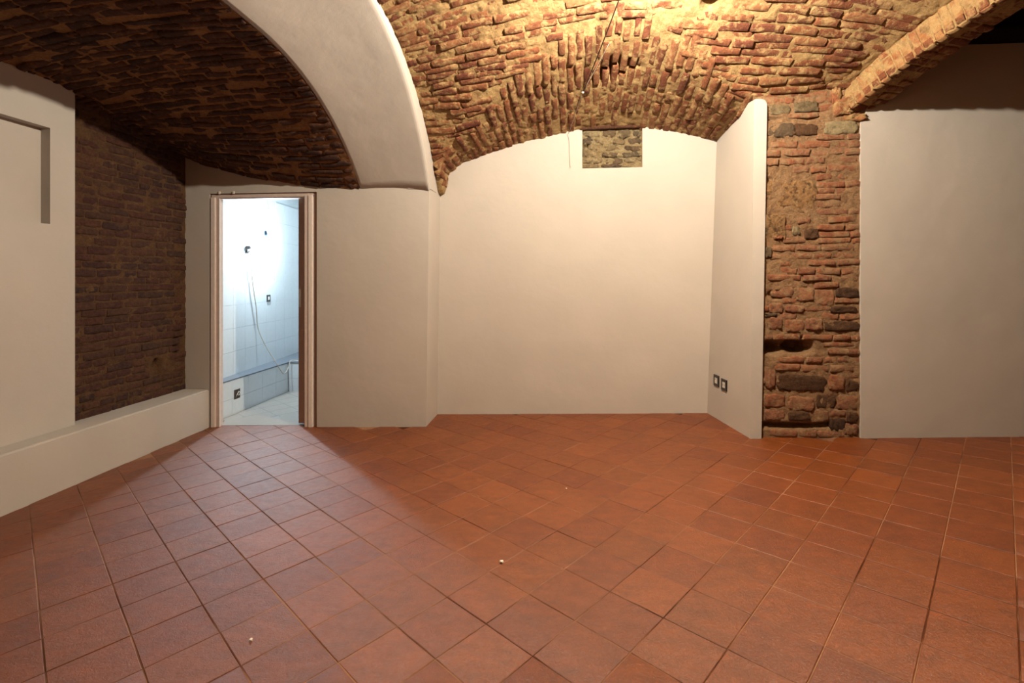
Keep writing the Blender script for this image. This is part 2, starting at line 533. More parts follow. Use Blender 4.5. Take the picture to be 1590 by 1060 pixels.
# ================================================================== THE SETTING
# ------------------------------------------------------------------ floor
def build_floor():
    u0, u1, v0, v1 = -3.75, 4.95, -2.1, 7.0
    vs_ = [(u, v, floor_z(u, v) - 0.0022 - d) for d in (0, 0.15) for (u, v) in ((u0, v0), (u1, v0), (u1, v1), (u0, v1))]
    fl = mesh_obj('floor', vs_, [[0, 1, 2, 3], [4, 7, 6, 5], [0, 4, 5, 1], [1, 5, 6, 2], [2, 6, 7, 3], [3, 7, 4, 0]], M_GROUT)
    tag(fl, 'terracotta tile floor laid diagonally with pale and dark joints', 'floor', kind='structure')
    O = np.array([-1.5397, 2.5366]); E1 = np.array([0.1482, 0.1811]); E2 = np.array([0.1848, -0.1473])
    gap = 0.0030
    meshes = []
    for s in range(10):
        r = random.Random(s); bm = bmesh.new()
        L1, L2 = np.linalg.norm(E1), np.linalg.norm(E2)
        def ring(inset, z, n=6, jit=0.0):
            out = []
            for (a, b, da, db) in ((-1, -1, 1, 0), (1, -1, 0, 1), (1, 1, -1, 0), (-1, 1, 0, -1)):
                for k in range(n // 2):
                    t = 2 * k / (n // 2)
                    A_, B_ = a + da * t, b + db * t
                    j1 = r.uniform(-jit, jit)
                    p = E1 * 0.5 * A_ * (1 - 2 * inset / L1) + E2 * 0.5 * B_ * (1 - 2 * inset / L2)
                    p = p * (1 + j1)
                    out.append((p[0], p[1], floor_z(p[0], p[1]) + z + r.uniform(-1, 1) * 0.0003))
            return out
        r0 = [bm.verts.new(p) for p in ring(gap * 0.5, -0.009, jit=0.004)]
        r1 = [bm.verts.new(p) for p in ring(gap * 0.5 + 0.0004, -0.0014, jit=0.004)]
        r2 = [bm.verts.new(p) for p in ring(gap * 0.5 + 0.0026, 0.0, jit=0.002)]
        n = len(r0)
        for A_, B_ in ((r0, r1), (r1, r2)):
            for k in range(n):
                bm.faces.new((A_[k], A_[(k + 1) % n], B_[(k + 1) % n], B_[k]))
        bm.faces.new(r2)
        bmesh.ops.recalc_face_normals(bm, faces=bm.faces)
        me = bpy.data.meshes.new('tile'); bm.to_mesh(me); bm.free(); me.materials.append(M_TILE)
        meshes.append(me)
    pieces = []
    for a in range(-24, 26):
        for b in range(-20, 32):
            c = O + (a + 0.5) * E1 + (b + 0.5) * E2
            if not (-3.72 < c[0] < 4.9 and -1.0 < c[1] < 6.0): continue
            M = np.eye(4); M[:3, 3] = (c[0], c[1], floor_z(c[0], c[1]) + rng.normal() * 0.0005)
            ax, ay = rng.normal() * 0.0022, rng.normal() * 0.0022
            M[:3, :3] = np.array([[1, 0, ax], [0, 1, ay], [-ax, -ay, 1]])
            pieces.append(M)
    # tiles hidden under the walls do not count as shown
    def hidden(c): return (c[0] < -3.33) or (c[1] > 4.50 and c[0] < -1.4) or c[1] > 4.78 or (c[1] > 4.05 and c[0] > 1.5) or (4.34 < c[1] and -2.3 < c[0] < -1.3)
    front = [M for M in pieces if not hidden(M[:3, 3])]
    back = [M for M in pieces if hidden(M[:3, 3])]
    return lay(front + [], meshes, fl, 'tile', 300, 'tile_field', 'rest of the terracotta tiles')
build_floor()

# ------------------------------------------------------------------ plaster walls
ID_U = lambda a, z, d: (a, d, z)            # a wall that runs along u
ID_V = lambda a, z, d: (d, a, z)            # a wall that runs along v

# the wall with the doorway
w = panel('wall_door', [-3.95, -3.27, -2.222, -1.45], [-0.25, -0.2, 2.088, 3.35], 4.285, 4.42, ID_U, M_PLASTER, holes={(1, 0), (1, 1)})
tag(w, 'cream plaster wall around the open doorway', 'wall', kind='structure')
w = panel('wall_alcove', [-1.45, -1.203], [-0.25, 2.118, 3.35], 4.285, 4.86, lambda a, z, d: (a + (0.03 if a > -1.4 and z > 1 else 0), d, z), M_PLASTER)
tag(w, 'cream plaster pier between the doorway wall and the alcove', 'wall', kind='structure')
# back of the alcove, with the unplastered patch left open
w = panel('wall_back', [-1.3, 0.197, 0.753, 1.62], [-0.25, 2.335, 3.25], 4.68, 4.86, ID_U, M_PLASTER, holes={(1, 1)})
tag(w, 'brightly lit cream plaster wall at the back of the alcove', 'wall', kind='structure')
# splayed side of the alcove, with its narrow front strip and rounded top
def splay_point(t, z):
    """point on the splayed return; t = 0 at the back corner, 1 at the front edge"""
    f = (z + 0.2) / 2.9
    b0, b1 = np.array([1.325, 4.70]), np.array([1.452, 3.957]); t0, t1 = np.array([1.425, 4.70]), np.array([1.480, 3.957])
    p = (b0 * (1 - f) + t0 * f) * (1 - t) + (b1 * (1 - f) + t1 * f) * t
    return np.array([p[0], p[1], z])

def build_splay():
    V, Fc, n = [], [], 10
    for i in range(n + 1):
        for j in range(n + 1):
            t = i / n
            V.append(tuple(splay_point(t, -0.2 + j / n * ((1 - t) * 2.95 + t * 2.875))))
    for i in range(n):
        for j in range(n):
            Fc.append([i * (n + 1) + j, (i + 1) * (n + 1) + j, (i + 1) * (n + 1) + j + 1, i * (n + 1) + j + 1])
    edge = [n * (n + 1) + j for j in range(n + 1)]
    k = len(V)
    strip = [(1.498, 3.957, 2.682), (1.535, 3.957, 2.680), (1.562, 3.957, 2.668), (1.576, 3.957, 2.640), (1.576, 3.957, 2.60), (1.530, 3.957, -0.2)]
    V += strip
    Fc.append(edge + [k, k + 1, k + 2, k + 3, k + 4, k + 5])
    b = len(V)
    V += [(x, 4.70, z) for x, y, z in strip]
    for q in range(5): Fc.append([k + q, k + q + 1, b + q + 1, b + q])
    Fc.append([edge[-1], k, b, n])
    Fc.append([0, edge[0], k + 5, b + 5])
    Fc.append(list(range(n + 1)) + [b, b + 1, b + 2, b + 3, b + 4, b + 5])
    return mesh_obj('wall_splay', V, Fc, M_PLASTER)
w = build_splay()
tag(w, 'splayed plaster return beside the bare brick pier', 'wall', kind='structure')
# right wall
w = panel('wall_right', [2.262, 2.30, 3.4, 5.0], [-0.2, 2.46, 2.50, 3.045], 3.972, 4.30, lambda a, z, d: (a, d + (a - 2.26) * 0.028, z), M_PLASTER, holes={(0, 2)})
tag(w, 'plain plaster wall to the right of the brick pier', 'wall', kind='structure')
w = panel('wall_far_right', [-2.1, 4.3], [-0.2, 3.5], 4.85, 5.0, ID_V, M_MORTAR_PANEL)  # unseen; dark masonry finish picked to weaken the bounced light
tag(w, 'end wall of the right bay outside the picture, given dark masonry to cut bounced light', 'wall', kind='structure')
w = panel('wall_front', [-3.9, 5.0], [-0.3, 3.5], -2.1, -1.95, ID_U, M_MORTAR_PANEL)  # unseen; finish kept dark so that less light bounces back
tag(w, 'wall behind the camera, given dark masonry to cut bounced light', 'wall', kind='structure')

# left wall: plastered length with a shallow niche, then a recess that shows bare brick
w = panel('wall_left', [-2.1, 2.05, 2.985, 3.155], [0.10, 1.665, 2.312, 3.0], -3.43, -3.95, ID_V, M_PLASTER, holes={(1, 1)})
tag(w, 'plaster wall at the left with a shallow square niche', 'wall', kind='structure')
nb = panel('niche_back', [2.05, 2.985], [1.665, 2.312], -3.50, -3.60, ID_V, M_PLASTER, parent=w)
bb = box('baseboard_left', (-3.70, -2.1, -0.2), (-3.268, 4.285, 0.262), M_PLASTER, bevel=0.012, seg=3)
tag(bb, 'low plastered ledge along the foot of the left wall', 'ledge', kind='structure')

# ------------------------------------------------------------------ white transverse arch
def build_white_arch():
    va = np.concatenate([[-0.50], np.linspace(-0.478, 4.278, 120), [4.30]])
    V, Fc = [], []
    n = len(va)
    for v in va:
        q_ = min(max(v, -0.478), 4.278)
        zr, zl = float(z_arch_right(q_)), float(z_arch_left(q_))
        # rounded lower right arris, soffit slightly hollow
        sect = [(U_ARCH_L, 3.7), (U_ARCH_L, zl + 0.004)]
        for s in (0.04, 0.25, 0.5, 0.75, 0.95):
            u = U_ARCH_L + (U_ARCH_R - U_ARCH_L) * s
            sect.append((u, zl + (zr - zl) * s + 0.02 * math.sin(math.pi * s)))
        sect += [(U_ARCH_R - 0.010, zr), (U_ARCH_R, zr + 0.012), (U_ARCH_R, 3.7)]
        V += [(u, v, z) for u, z in sect]
    m = len(sect)
    for i in range(n - 1):
        for j in range(m - 1):
            Fc.append([i * m + j, (i + 1) * m + j, (i + 1) * m + j + 1, i * m + j + 1])
        Fc.append([i * m + m - 1, (i + 1) * m + m - 1, (i + 1) * m, i * m])
    Fc.append(list(range(m))); Fc.append([(n - 1) * m + j for j in range(m)][::-1])
    o = mesh_obj('trim_1', V, Fc, M_PLASTER)
    for p in o.data.polygons:
        c = p.center
        p.use_smooth = c.z < 3.3 and U_ARCH_L + 0.01 < c.x < U_ARCH_R - 0.012
    tag(o, 'wide white plastered arch springing from the doorway wall', 'arch', kind='structure')
    # the rib's right face goes on a little past the doorway wall as the springing of the vault
    V = [(U_ARCH_R - 0.2, 4.278, 2.10), (U_ARCH_R, 4.278, 2.10), (U_ARCH_R - 0.005, 4.56, 2.105), (U_ARCH_R - 0.2, 4.56, 2.105)]
    V += [(x, y, 3.5) for x, y, z in V]
    mesh_obj('arch_foot', V, [[0, 1, 2, 3], [4, 7, 6, 5], [0, 4, 5, 1], [1, 5, 6, 2], [2, 6, 7, 3], [3, 7, 4, 0]], M_PLASTER, o)
    box('pier', (U_ARCH_L, -0.95, -0.2), (U_ARCH_R, -0.47, 3.7), M_PLASTER, o)
build_white_arch()

# ------------------------------------------------------------------ main brick vault and its lunette
def build_main_vault():
    ss = np.linspace(0, 1, 300)
    va = axis_steps(-0.44, 2.70, 4.74, 0.0125, 0.06)
    U = U_ARCH_R + ss[:, None] * (rib_u(va)[None, :] + 0.06 - U_ARCH_R)
    Vv = np.broadcast_to(va[None, :], U.shape)
    zm, zl = z_main(U, Vv), z_lun(U, Vv)
    Z = z_vault(U, Vv)
    P = np.stack([U, Vv, Z], -1)
    e = 0.02
    zu = (z_vault(U + e, Vv) - z_vault(U - e, Vv)) / (2 * e); zv = (z_vault(U, Vv + e) - z_vault(U, Vv - e)) / (2 * e)
    Nn = np.stack([zu, zv, -np.ones_like(zu)], -1); Nn /= np.linalg.norm(Nn, axis=-1, keepdims=True)
    d = rough(P.reshape(-1, 3), 3).reshape(U.shape) * 0.0115 - 0.0035
    d = np.where(zl > zm, d * 0.75 - 0.0012, d)
    # cavities knocked into the masonry
    for (cu, cv, ru, rv, dep) in ((0.42, 4.02, 0.10, 0.10, 0.09), (0.30, 4.10, 0.05, 0.06, 0.05), (1.02, 3.52, 0.05, 0.05, 0.05), (0.56, 3.98, 0.06, 0.05, 0.05), (1.32, 3.66, 0.07, 0.03, 0.05)):
        q = ((U - cu) / ru) ** 2 + ((Vv - cv) / rv) ** 2
        d -= dep * np.exp(-q * q)
    P = P + Nn * d[..., None]
    lun_pt = zl > zm
    lun_face = (lun_pt[:-1, :-1].astype(int) + lun_pt[1:, :-1] + lun_pt[:-1, 1:] + lun_pt[1:, 1:]) >= 2
    main = grid_surface('ceiling', P, ~lun_face, M_MORTAR)
    tag(main, 'rough brick barrel vault over the main room, lit by the bare bulb', 'vault', kind='structure')
    lun = grid_surface('ceiling_lunette', P, lun_face, M_MORTAR)
    tag(lun, 'brick lunette fanning over the alcove, bricks laid front to back', 'vault', kind='structure')

    def skip(u, v):
        return any(((u - cu) / ru) ** 2 + ((v - cv) / rv) ** 2 < 1.0 for (cu, cv, ru, rv) in ((0.42, 4.02, 0.10, 0.09), (0.30, 4.10, 0.04, 0.05), (1.02, 3.52, 0.04, 0.04)))
    meshes = pool('brick', M_BRICK)
    # courses along the barrel
    pieces = []
    v = 4.66
    k = 0
    while v > 2.55:
        h = 0.057 + rng.uniform(-0.006, 0.008)
        _, _, zv = surf_normal(z_main, 0.5, v)
        u = U_ARCH_R + 0.004; firstL = rng.uniform(0.07, 0.26)
        ue = float(rib_u(v)) + 0.02
        while u < ue:
            L = firstL if firstL else (rng.uniform(0.20, 0.29) if rng.random() < 0.8 else rng.uniform(0.11, 0.15))
            firstL = None
            uc = u + L / 2; vc = v + 0.010 * math.sin(uc * 2.1 + k)
            if z_main(uc, vc) >= z_lun(uc, vc) - 0.012 and not skip(uc, vc) and uc - L / 2 > U_ARCH_R - 0.06 and uc < ue - 0.02 and not (vc > 4.02 and uc > 1.45) and rng.random() > 0.05:
                n, zu, zv2 = surf_normal(z_vault, uc, vc)
                x = np.array([1, rng.normal() * 0.018, zu])
                n = n + np.array([rng.normal(), rng.normal(), 0]) * 0.035
                pieces.append(frame_matrix((uc, vc, float(z_vault(uc, vc))), x, n, L, h, 0.05, rng.normal() * 0.004 + 0.0035))
            u += L + rng.uniform(0.006, 0.014)
        v -= (h + rng.uniform(0.006, 0.013)) / math.sqrt(1 + zv * zv)
        k += 1
    a = lay(pieces, meshes, main, 'brick', 300, 'brickwork', 'bricks of the vault that show small or lie outside the picture')
    # lunette: bricks run front to back, fanning
    pieces = []
    u = -1.10
    while u < 1.50:
        h = 0.056 + rng.uniform(-0.006, 0.006)
        zu = float((z_lun(u + 0.01, 4.3) - z_lun(u - 0.01, 4.3)) / 0.02)
        v = 4.70 + rng.random() * 0.1
        while v > 2.75:
            L = rng.uniform(0.22, 0.29) if rng.random() < 0.85 else rng.uniform(0.11, 0.14)
            vc = v - L / 2
            fan = (u - 0.47) * 0.055 * (4.68 - vc)
            uc = u + fan + 0.006 * math.sin(vc * 7 + u * 9)
            if z_lun(uc, vc) > z_main(uc, vc) + 0.004 and not skip(uc, vc) and rng.random() > 0.04 and not (abs(uc - 0.475) < 0.27 and vc > 4.63):
                n, _, zv = surf_normal(z_vault, uc, vc)
                n = n + np.array([rng.normal(), rng.normal(), 0]) * 0.03
                x = np.array([-(u - 0.47) * 0.055 + rng.normal() * 0.012, 1.0, zv])
                pieces.append(frame_matrix((uc, vc, float(z_vault(uc, vc))), x, n, L, h, 0.05, rng.normal() * 0.003 + 0.0035))
            v -= L + rng.uniform(0.008, 0.016)
        u += (h + rng.uniform(0.009, 0.015)) / math.sqrt(1 + zu * zu)
    b = lay(pieces, meshes, lun, 'brick', 300, 'brickwork')
    return a, b
print('main vault', build_main_vault())

# ------------------------------------------------------------------ left vault
def build_left_vault():
    ua = np.arange(-3.70, U_ARCH_L + 0.012, 0.014)
    va = axis_steps(-0.46, 2.20, 4.30, 0.014, 0.06)
    U, Vv = np.meshgrid(ua, va, indexing='ij')
    P = np.stack([U, Vv, z_left(U, Vv)], -1)
    d = rough(P.reshape(-1, 3), 21).reshape(U.shape) * 0.008 - 0.0065
    e = 0.02
    zu = (z_left(U + e, Vv) - z_left(U - e, Vv)) / (2 * e); zv = (z_left(U, Vv + e) - z_left(U, Vv - e)) / (2 * e)
    Nn = np.stack([zu, zv, -np.ones_like(zu)], -1); Nn /= np.linalg.norm(Nn, axis=-1, keepdims=True)
    for (cu, cv, r_, dep) in ((-2.75, 3.75, 0.02, 0.05), (-3.2, 2.9, 0.02, 0.05), (-2.4, 2.75, 0.05, 0.03), (-3.0, 2.6, 0.05, 0.03)):
        d -= dep * np.exp(-(((U - cu) / (r_ * 1.6)) ** 2 + ((Vv - cv) / r_) ** 2) ** 2)
    P = P + Nn * d[..., None]
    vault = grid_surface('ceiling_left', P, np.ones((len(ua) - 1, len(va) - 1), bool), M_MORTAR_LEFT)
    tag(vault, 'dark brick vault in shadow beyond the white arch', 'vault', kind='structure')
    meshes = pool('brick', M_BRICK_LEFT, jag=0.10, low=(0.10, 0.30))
    pieces = []; v = 4.26; k = 0
    while v > 1.7:
        h = 0.052 + rng.uniform(-0.010, 0.008)
        _, _, zv = surf_normal(z_left, -2.7, v)
        u = -3.70 + rng.random() * 0.2
        while u < U_ARCH_L:
            L = min(rng.uniform(0.17, 0.30), U_ARCH_L - 0.010 - u)
            if L < 0.06: break
            uc = u + L / 2; vc = v + 0.008 * math.sin(uc * 3 + k * 1.3)
            if rng.random() > 0.07:
                n, zu, _ = surf_normal(z_left, uc, vc)
                n = n + np.array([rng.normal(), rng.normal(), 0]) * 0.04
                x = np.array([1, rng.normal() * 0.03, zu])
                pieces.append(frame_matrix((uc, vc, float(z_left(uc, vc))), x, n, L, h, 0.05, rng.normal() * 0.004 + 0.003))
            u += L + rng.uniform(0.008, 0.020)
        v -= (h + rng.uniform(0.009, 0.016)) / math.sqrt(1 + zv * zv); k += 1
    return lay(pieces, meshes, vault, 'brick', 300, 'brickwork')
print('left vault', build_left_vault())

# ------------------------------------------------------------------ vertical masonry panels
def masonry_panel(name, a0, a1, z0, z1, depth, fmap, outward, seed, amp, mat, res=0.012, dents=(), keep=None):
    aa = np.arange(a0, a1 + res, res); zz = np.arange(z0, z1 + res, res)
    A, Z = np.meshgrid(aa, zz, indexing='ij')
    P = np.stack([A, Z, np.zeros_like(A)], -1).reshape(-1, 3)
    d = rough(P, seed).reshape(A.shape) * amp
    for (ca, cz, ra, rz, dep) in dents:
        q = ((A - ca) / ra) ** 2 + ((Z - cz) / rz) ** 2
        d -= dep * np.exp(-q * q)
    D = depth + outward * d
    if fmap == 'u': Pg = np.stack([A, D, Z], -1)
    else: Pg = np.stack([D, A, Z], -1)
    mask = np.ones((len(aa) - 1, len(zz) - 1), bool) if keep is None else keep(A[:-1, :-1], Z[:-1, :-1])
    return grid_surface(name, Pg, mask, mat)

def build_left_panel():
    dents = ((3.965, 0.50, 0.05, 0.09, 0.05), (3.955, 0.57, 0.025, 0.022, 0.10), (4.20, 0.70, 0.06, 0.12, 0.03))
    p = masonry_panel('wall_brick_panel', 3.10, 4.30, 0.20, 2.72, -3.515, 'v', 1, 41, 0.006, M_MORTAR_PANEL, dents=dents)
    tag(p, 'bare dark brick panel in the left wall above the ledge', 'brick wall', kind='structure')
    box('backing', (-3.95, 3.10, 0.10), (-3.66, 4.30, 3.0), M_MORTAR_PANEL, p)
    meshes = pool('brick', M_BRICK_PANEL, jag=0.05, low=(0.06, 0.2))
    pieces = []; z = 0.285; k = 0
    while z < 2.66:
        h = 0.050 + rng.uniform(-0.004, 0.004)
        a = 3.10 - rng.random() * 0.2
        while a < 4.30:
            L = rng.uniform(0.19, 0.25) if rng.random() < 0.7 else rng.uniform(0.10, 0.13)
            ac = a + L / 2; zc = z + 0.006 * math.sin(ac * 3 + k)
            if ac < 4.27 and ac > 3.12 and ((ac - 3.965) / 0.07) ** 2 + ((zc - 0.51) / 0.10) ** 2 > 1 and rng.random() > 0.03:
                pieces.append(frame_matrix((-3.512, ac, zc), (rng.normal() * 0.01, -1, rng.normal() * 0.012), (1, rng.normal() * 0.02, rng.normal() * 0.03), L, h, 0.04, rng.normal() * 0.0025 + 0.003))
            a += L + rng.uniform(0.008, 0.016)
        z += h + rng.uniform(0.009, 0.014); k += 1
    return lay(pieces, meshes, p, 'brick', 300, 'brickwork')
print('left panel', build_left_panel())

# name, u0, u1, z0, z1, material
def build_pier():
    dents = ((1.635, 0.762, 0.080, 0.050, 0.14), (1.815, 0.775, 0.095, 0.058, 0.17), (1.70, 0.160, 0.20, 0.022, 0.07), (1.95, 0.165, 0.12, 0.018, 0.05),
             (1.60, 2.05, 0.03, 0.03, 0.03), (1.62, 1.72, 0.04, 0.06, 0.03), (2.1, 0.18, 0.12, 0.02, 0.04), (1.65, 1.17, 0.07, 0.03, 0.04),
             (1.555, 2.42, 0.02, 0.09, 0.04), (2.13, 1.99, 0.03, 0.02, 0.03), (1.64, 2.535, 0.06, 0.012, 0.03), (1.9, 2.535, 0.06, 0.012, 0.03))
    p = masonry_panel('wall_pier', 1.40, 2.33, -0.15, 3.10, 3.989, 'u', -1, 61, 0.009, M_MORTAR_PIER, dents=dents, keep=lambda a, z: (a > 1.515) | ((z > 2.60) & (a > 1.475)))
    tag(p, 'bare pier of worn bricks and rough stones between plaster walls', 'brick pier', kind='structure')
    box('backing', (1.60, 4.14, -0.15), (2.40, 4.9, 3.3), M_MORTAR_PIER, p)
    stones = [('g', 1.590, 1.790, 2.392, 2.500), ('b', 1.775, 1.960, 2.396, 2.486), ('p', 1.566, 1.948, 1.812, 2.060), ('p', 1.562, 1.722, 1.585, 1.785), ('g', 1.566, 1.620, 1.46, 1.54),
              ('b', 2.000, 2.262, 0.898, 0.972), ('b', 1.665, 2.020, 0.425, 0.556), ('n', 1.600, 1.760, 2.560, 2.640), ('n', 1.785, 1.960, 2.575, 2.655), ('n', 2.000, 2.240, 2.400, 2.500),
              ('r', 1.62, 1.78, 1.150, 1.235), ('r', 1.80, 1.93, 1.120, 1.230), ('r', 1.94, 2.08, 1.090, 1.215), ('b', 2.09, 2.25, 1.150, 1.225), ('r', 1.60, 1.70, 1.030, 1.110), ('r', 1.72, 1.86, 1.035, 1.090),
              ('r', 1.60, 1.70, 0.90, 1.00), ('r', 1.72, 1.86, 0.885, 0.985), ('r', 1.87, 1.99, 0.90, 0.99), ('b', 2.05, 2.24, 1.035, 1.085),
              ('r', 1.57, 1.65, 0.45, 0.60), ('r', 2.04, 2.15, 0.44, 0.56), ('b', 2.16, 2.25, 0.43, 0.52), ('r', 1.57, 1.72, 0.30, 0.40), ('r', 1.74, 1.93, 0.28, 0.39), ('b', 1.95, 2.09, 0.30, 0.41), ('r', 2.10, 2.25, 0.29, 0.41),
              ('r', 1.57, 1.72, 0.20, 0.285), ('b', 1.74, 1.90, 0.205, 0.27), ('r', 1.92, 2.04, 0.205, 0.29), ('b', 2.05, 2.16, 0.13, 0.23), ('r', 2.15, 2.25, 0.10, 0.19), ('b', 2.17, 2.25, 0.20, 0.28),
              ('b', 1.86, 1.965, 1.600, 1.680), ('n', 1.77, 1.83, 1.63, 1.70), ('r', 1.64, 1.70, 1.600, 1.630), ('g', 1.57, 1.66, 1.00, 1.03)]
    mats = {'g': M_STONE_GREY, 'b': M_STONE_BROWN, 'p': M_STONE_POROUS, 'n': M_STONE_PALE, 'r': M_BRICK_PIER}
    pools = {k: [brick_mesh('stone', m, 300 + i, nx=8, ny=6, jag=0.05, low=(0.10, 0.35), wob=0.22 if k == 'p' else 0.12, round_=0.08, ex=0.08, ey=0.12) for i in range(5)] for k, m in mats.items()}
    for k, (t, u0, u1, z0, z1) in enumerate(stones):
        o = bpy.data.objects.new('stone', pools[t][k % 5]); o.parent = p
        M = frame_matrix(((u0 + u1) / 2, 3.988, (z0 + z1) / 2), (1, 0, rng.normal() * 0.04), (rng.normal() * 0.04, -1, rng.normal() * 0.05), (u1 - u0) * 1.02, (z1 - z0) * 1.02, 0.05, rng.normal() * 0.004 + 0.010)
        o.matrix_basis = Matrix(M.tolist()); link(o)
    meshes = pool('brick', M_BRICK_PIER, jag=0.09, low=(0.08, 0.28))
    pieces = []; z = 0.098; k = 0
    while z < 2.86:
        h = 0.046 + rng.uniform(-0.004, 0.006)
        u = 1.535 - rng.random() * 0.18 if z < 2.6 else 1.40 - rng.random() * 0.1
        while u < 2.28:
            L = rng.uniform(0.17, 0.25) if rng.random() < 0.65 else rng.uniform(0.09, 0.13)
            L = min(L, 2.262 - u)
            if L < 0.05: break
            uc = u + L / 2; zc = z + 0.005 * math.sin(uc * 4 + k)
            a0, a1 = uc - L / 2, uc + L / 2
            bad = lambda a0, a1: any(a1 > s[1] + 0.012 and a0 < s[2] - 0.012 and zc + h / 2 > s[3] + 0.006 and zc - h / 2 < s[4] - 0.006 for s in stones)
            while L > 0.06 and bad(uc - L / 2, uc + L / 2): L *= 0.8; uc = u + L / 2
            clash = bad(uc - L / 2, uc + L / 2)
            if clash: u += 0.02; continue
            a1 = uc + L / 2
            hole = any(((uc - d[0]) / (d[2] + L * 0.3)) ** 2 + ((zc - d[1]) / (d[3] + 0.012)) ** 2 < 1 for d in dents[:4])
            if not clash and not hole and uc > 1.45 and a1 < 2.268 and uc - L / 2 > (1.475 if zc > 2.70 else 1.50) and rng.random() > 0.05:
                pieces.append(frame_matrix((uc, 3.990, zc), (1, 0, rng.normal() * 0.02), (rng.normal() * 0.03, -1, rng.normal() * 0.04), L, h, 0.045, rng.normal() * 0.005 + 0.007))
            u += L + rng.uniform(0.006, 0.014)
        z += h + rng.uniform(0.007, 0.013); k += 1
    return lay(pieces, meshes, p, 'brick', 300, 'brickwork')
print('pier', build_pier())

# ------------------------------------------------------------------ stone patch left bare in the alcove wall
def build_patch():
    dents = ((0.235, 2.545, 0.03, 0.02, 0.05), (0.27, 2.61, 0.05, 0.01, 0.03), (0.58, 2.62, 0.05, 0.02, 0.03), (0.5, 2.44, 0.12, 0.008, 0.03))
    p = masonry_panel('wall_stone_patch', 0.17, 0.78, 2.31, 2.86, 4.705, 'u', -1, 81, 0.014, M_MORTAR_PALE, res=0.010, dents=dents)
    tag(p, 'square of bare grey stonework left unplastered high in the alcove', 'stone wall', kind='structure')
    box('backing', (0.16, 4.79, 2.30), (0.79, 4.86, 3.0), M_MORTAR_PALE, p)
    S = [(0.20, 0.36, 2.64, 2.70), (0.38, 0.52, 2.63, 2.70), (0.53, 0.66, 2.62, 2.70), (0.67, 0.75, 2.63, 2.69), (0.20, 0.30, 2.575, 2.63), (0.31, 0.47, 2.57, 2.625), (0.48, 0.60, 2.56, 2.61), (0.62, 0.75, 2.555, 2.62),
         (0.25, 0.37, 2.51, 2.562), (0.39, 0.57, 2.50, 2.555), (0.59, 0.75, 2.495, 2.545), (0.20, 0.26, 2.46, 2.53), (0.27, 0.37, 2.445, 2.50), (0.38, 0.54, 2.44, 2.49), (0.56, 0.75, 2.435, 2.485),
         (0.20, 0.40, 2.385, 2.435), (0.41, 0.58, 2.38, 2.43), (0.59, 0.75, 2.375, 2.425), (0.20, 0.36, 2.34, 2.378), (0.37, 0.56, 2.338, 2.375), (0.57, 0.75, 2.338, 2.37)]
    ms = [brick_mesh('stone', m, 500 + i, nx=7, ny=5, jag=0.14, low=(0.12, 0.4), wob=0.20, round_=0.18, ex=0.10, ey=0.16) for i in range(4) for m in (M_STONE_PALE, M_STONE_PALE, M_STONE_GREY)]
    for k, (u0, u1, z0, z1) in enumerate(S):
        o = bpy.data.objects.new('stone', ms[(k * 5) % len(ms)]); o.parent = p
        M = frame_matrix(((u0 + u1) / 2, 4.700, (z0 + z1) / 2), (1, 0, rng.normal() * 0.05), (rng.normal() * 0.05, -1, rng.normal() * 0.06), u1 - u0, (z1 - z0) * 1.05, 0.05, rng.normal() * 0.006 + 0.004)
        o.matrix_basis = Matrix(M.tolist()); link(o)
    # flat brick lintel above the patch
    o = bpy.data.objects.new('lintel', brick_mesh('lintel', M_BRICK_LEFT, 555, nx=9)); o.parent = p
    o.matrix_basis = Matrix(frame_matrix((0.475, 4.672, 2.722), (1, 0, 0.01), (0, -1, 0), 0.60, 0.045, 0.06, 0.01).tolist()); link(o)
build_patch()

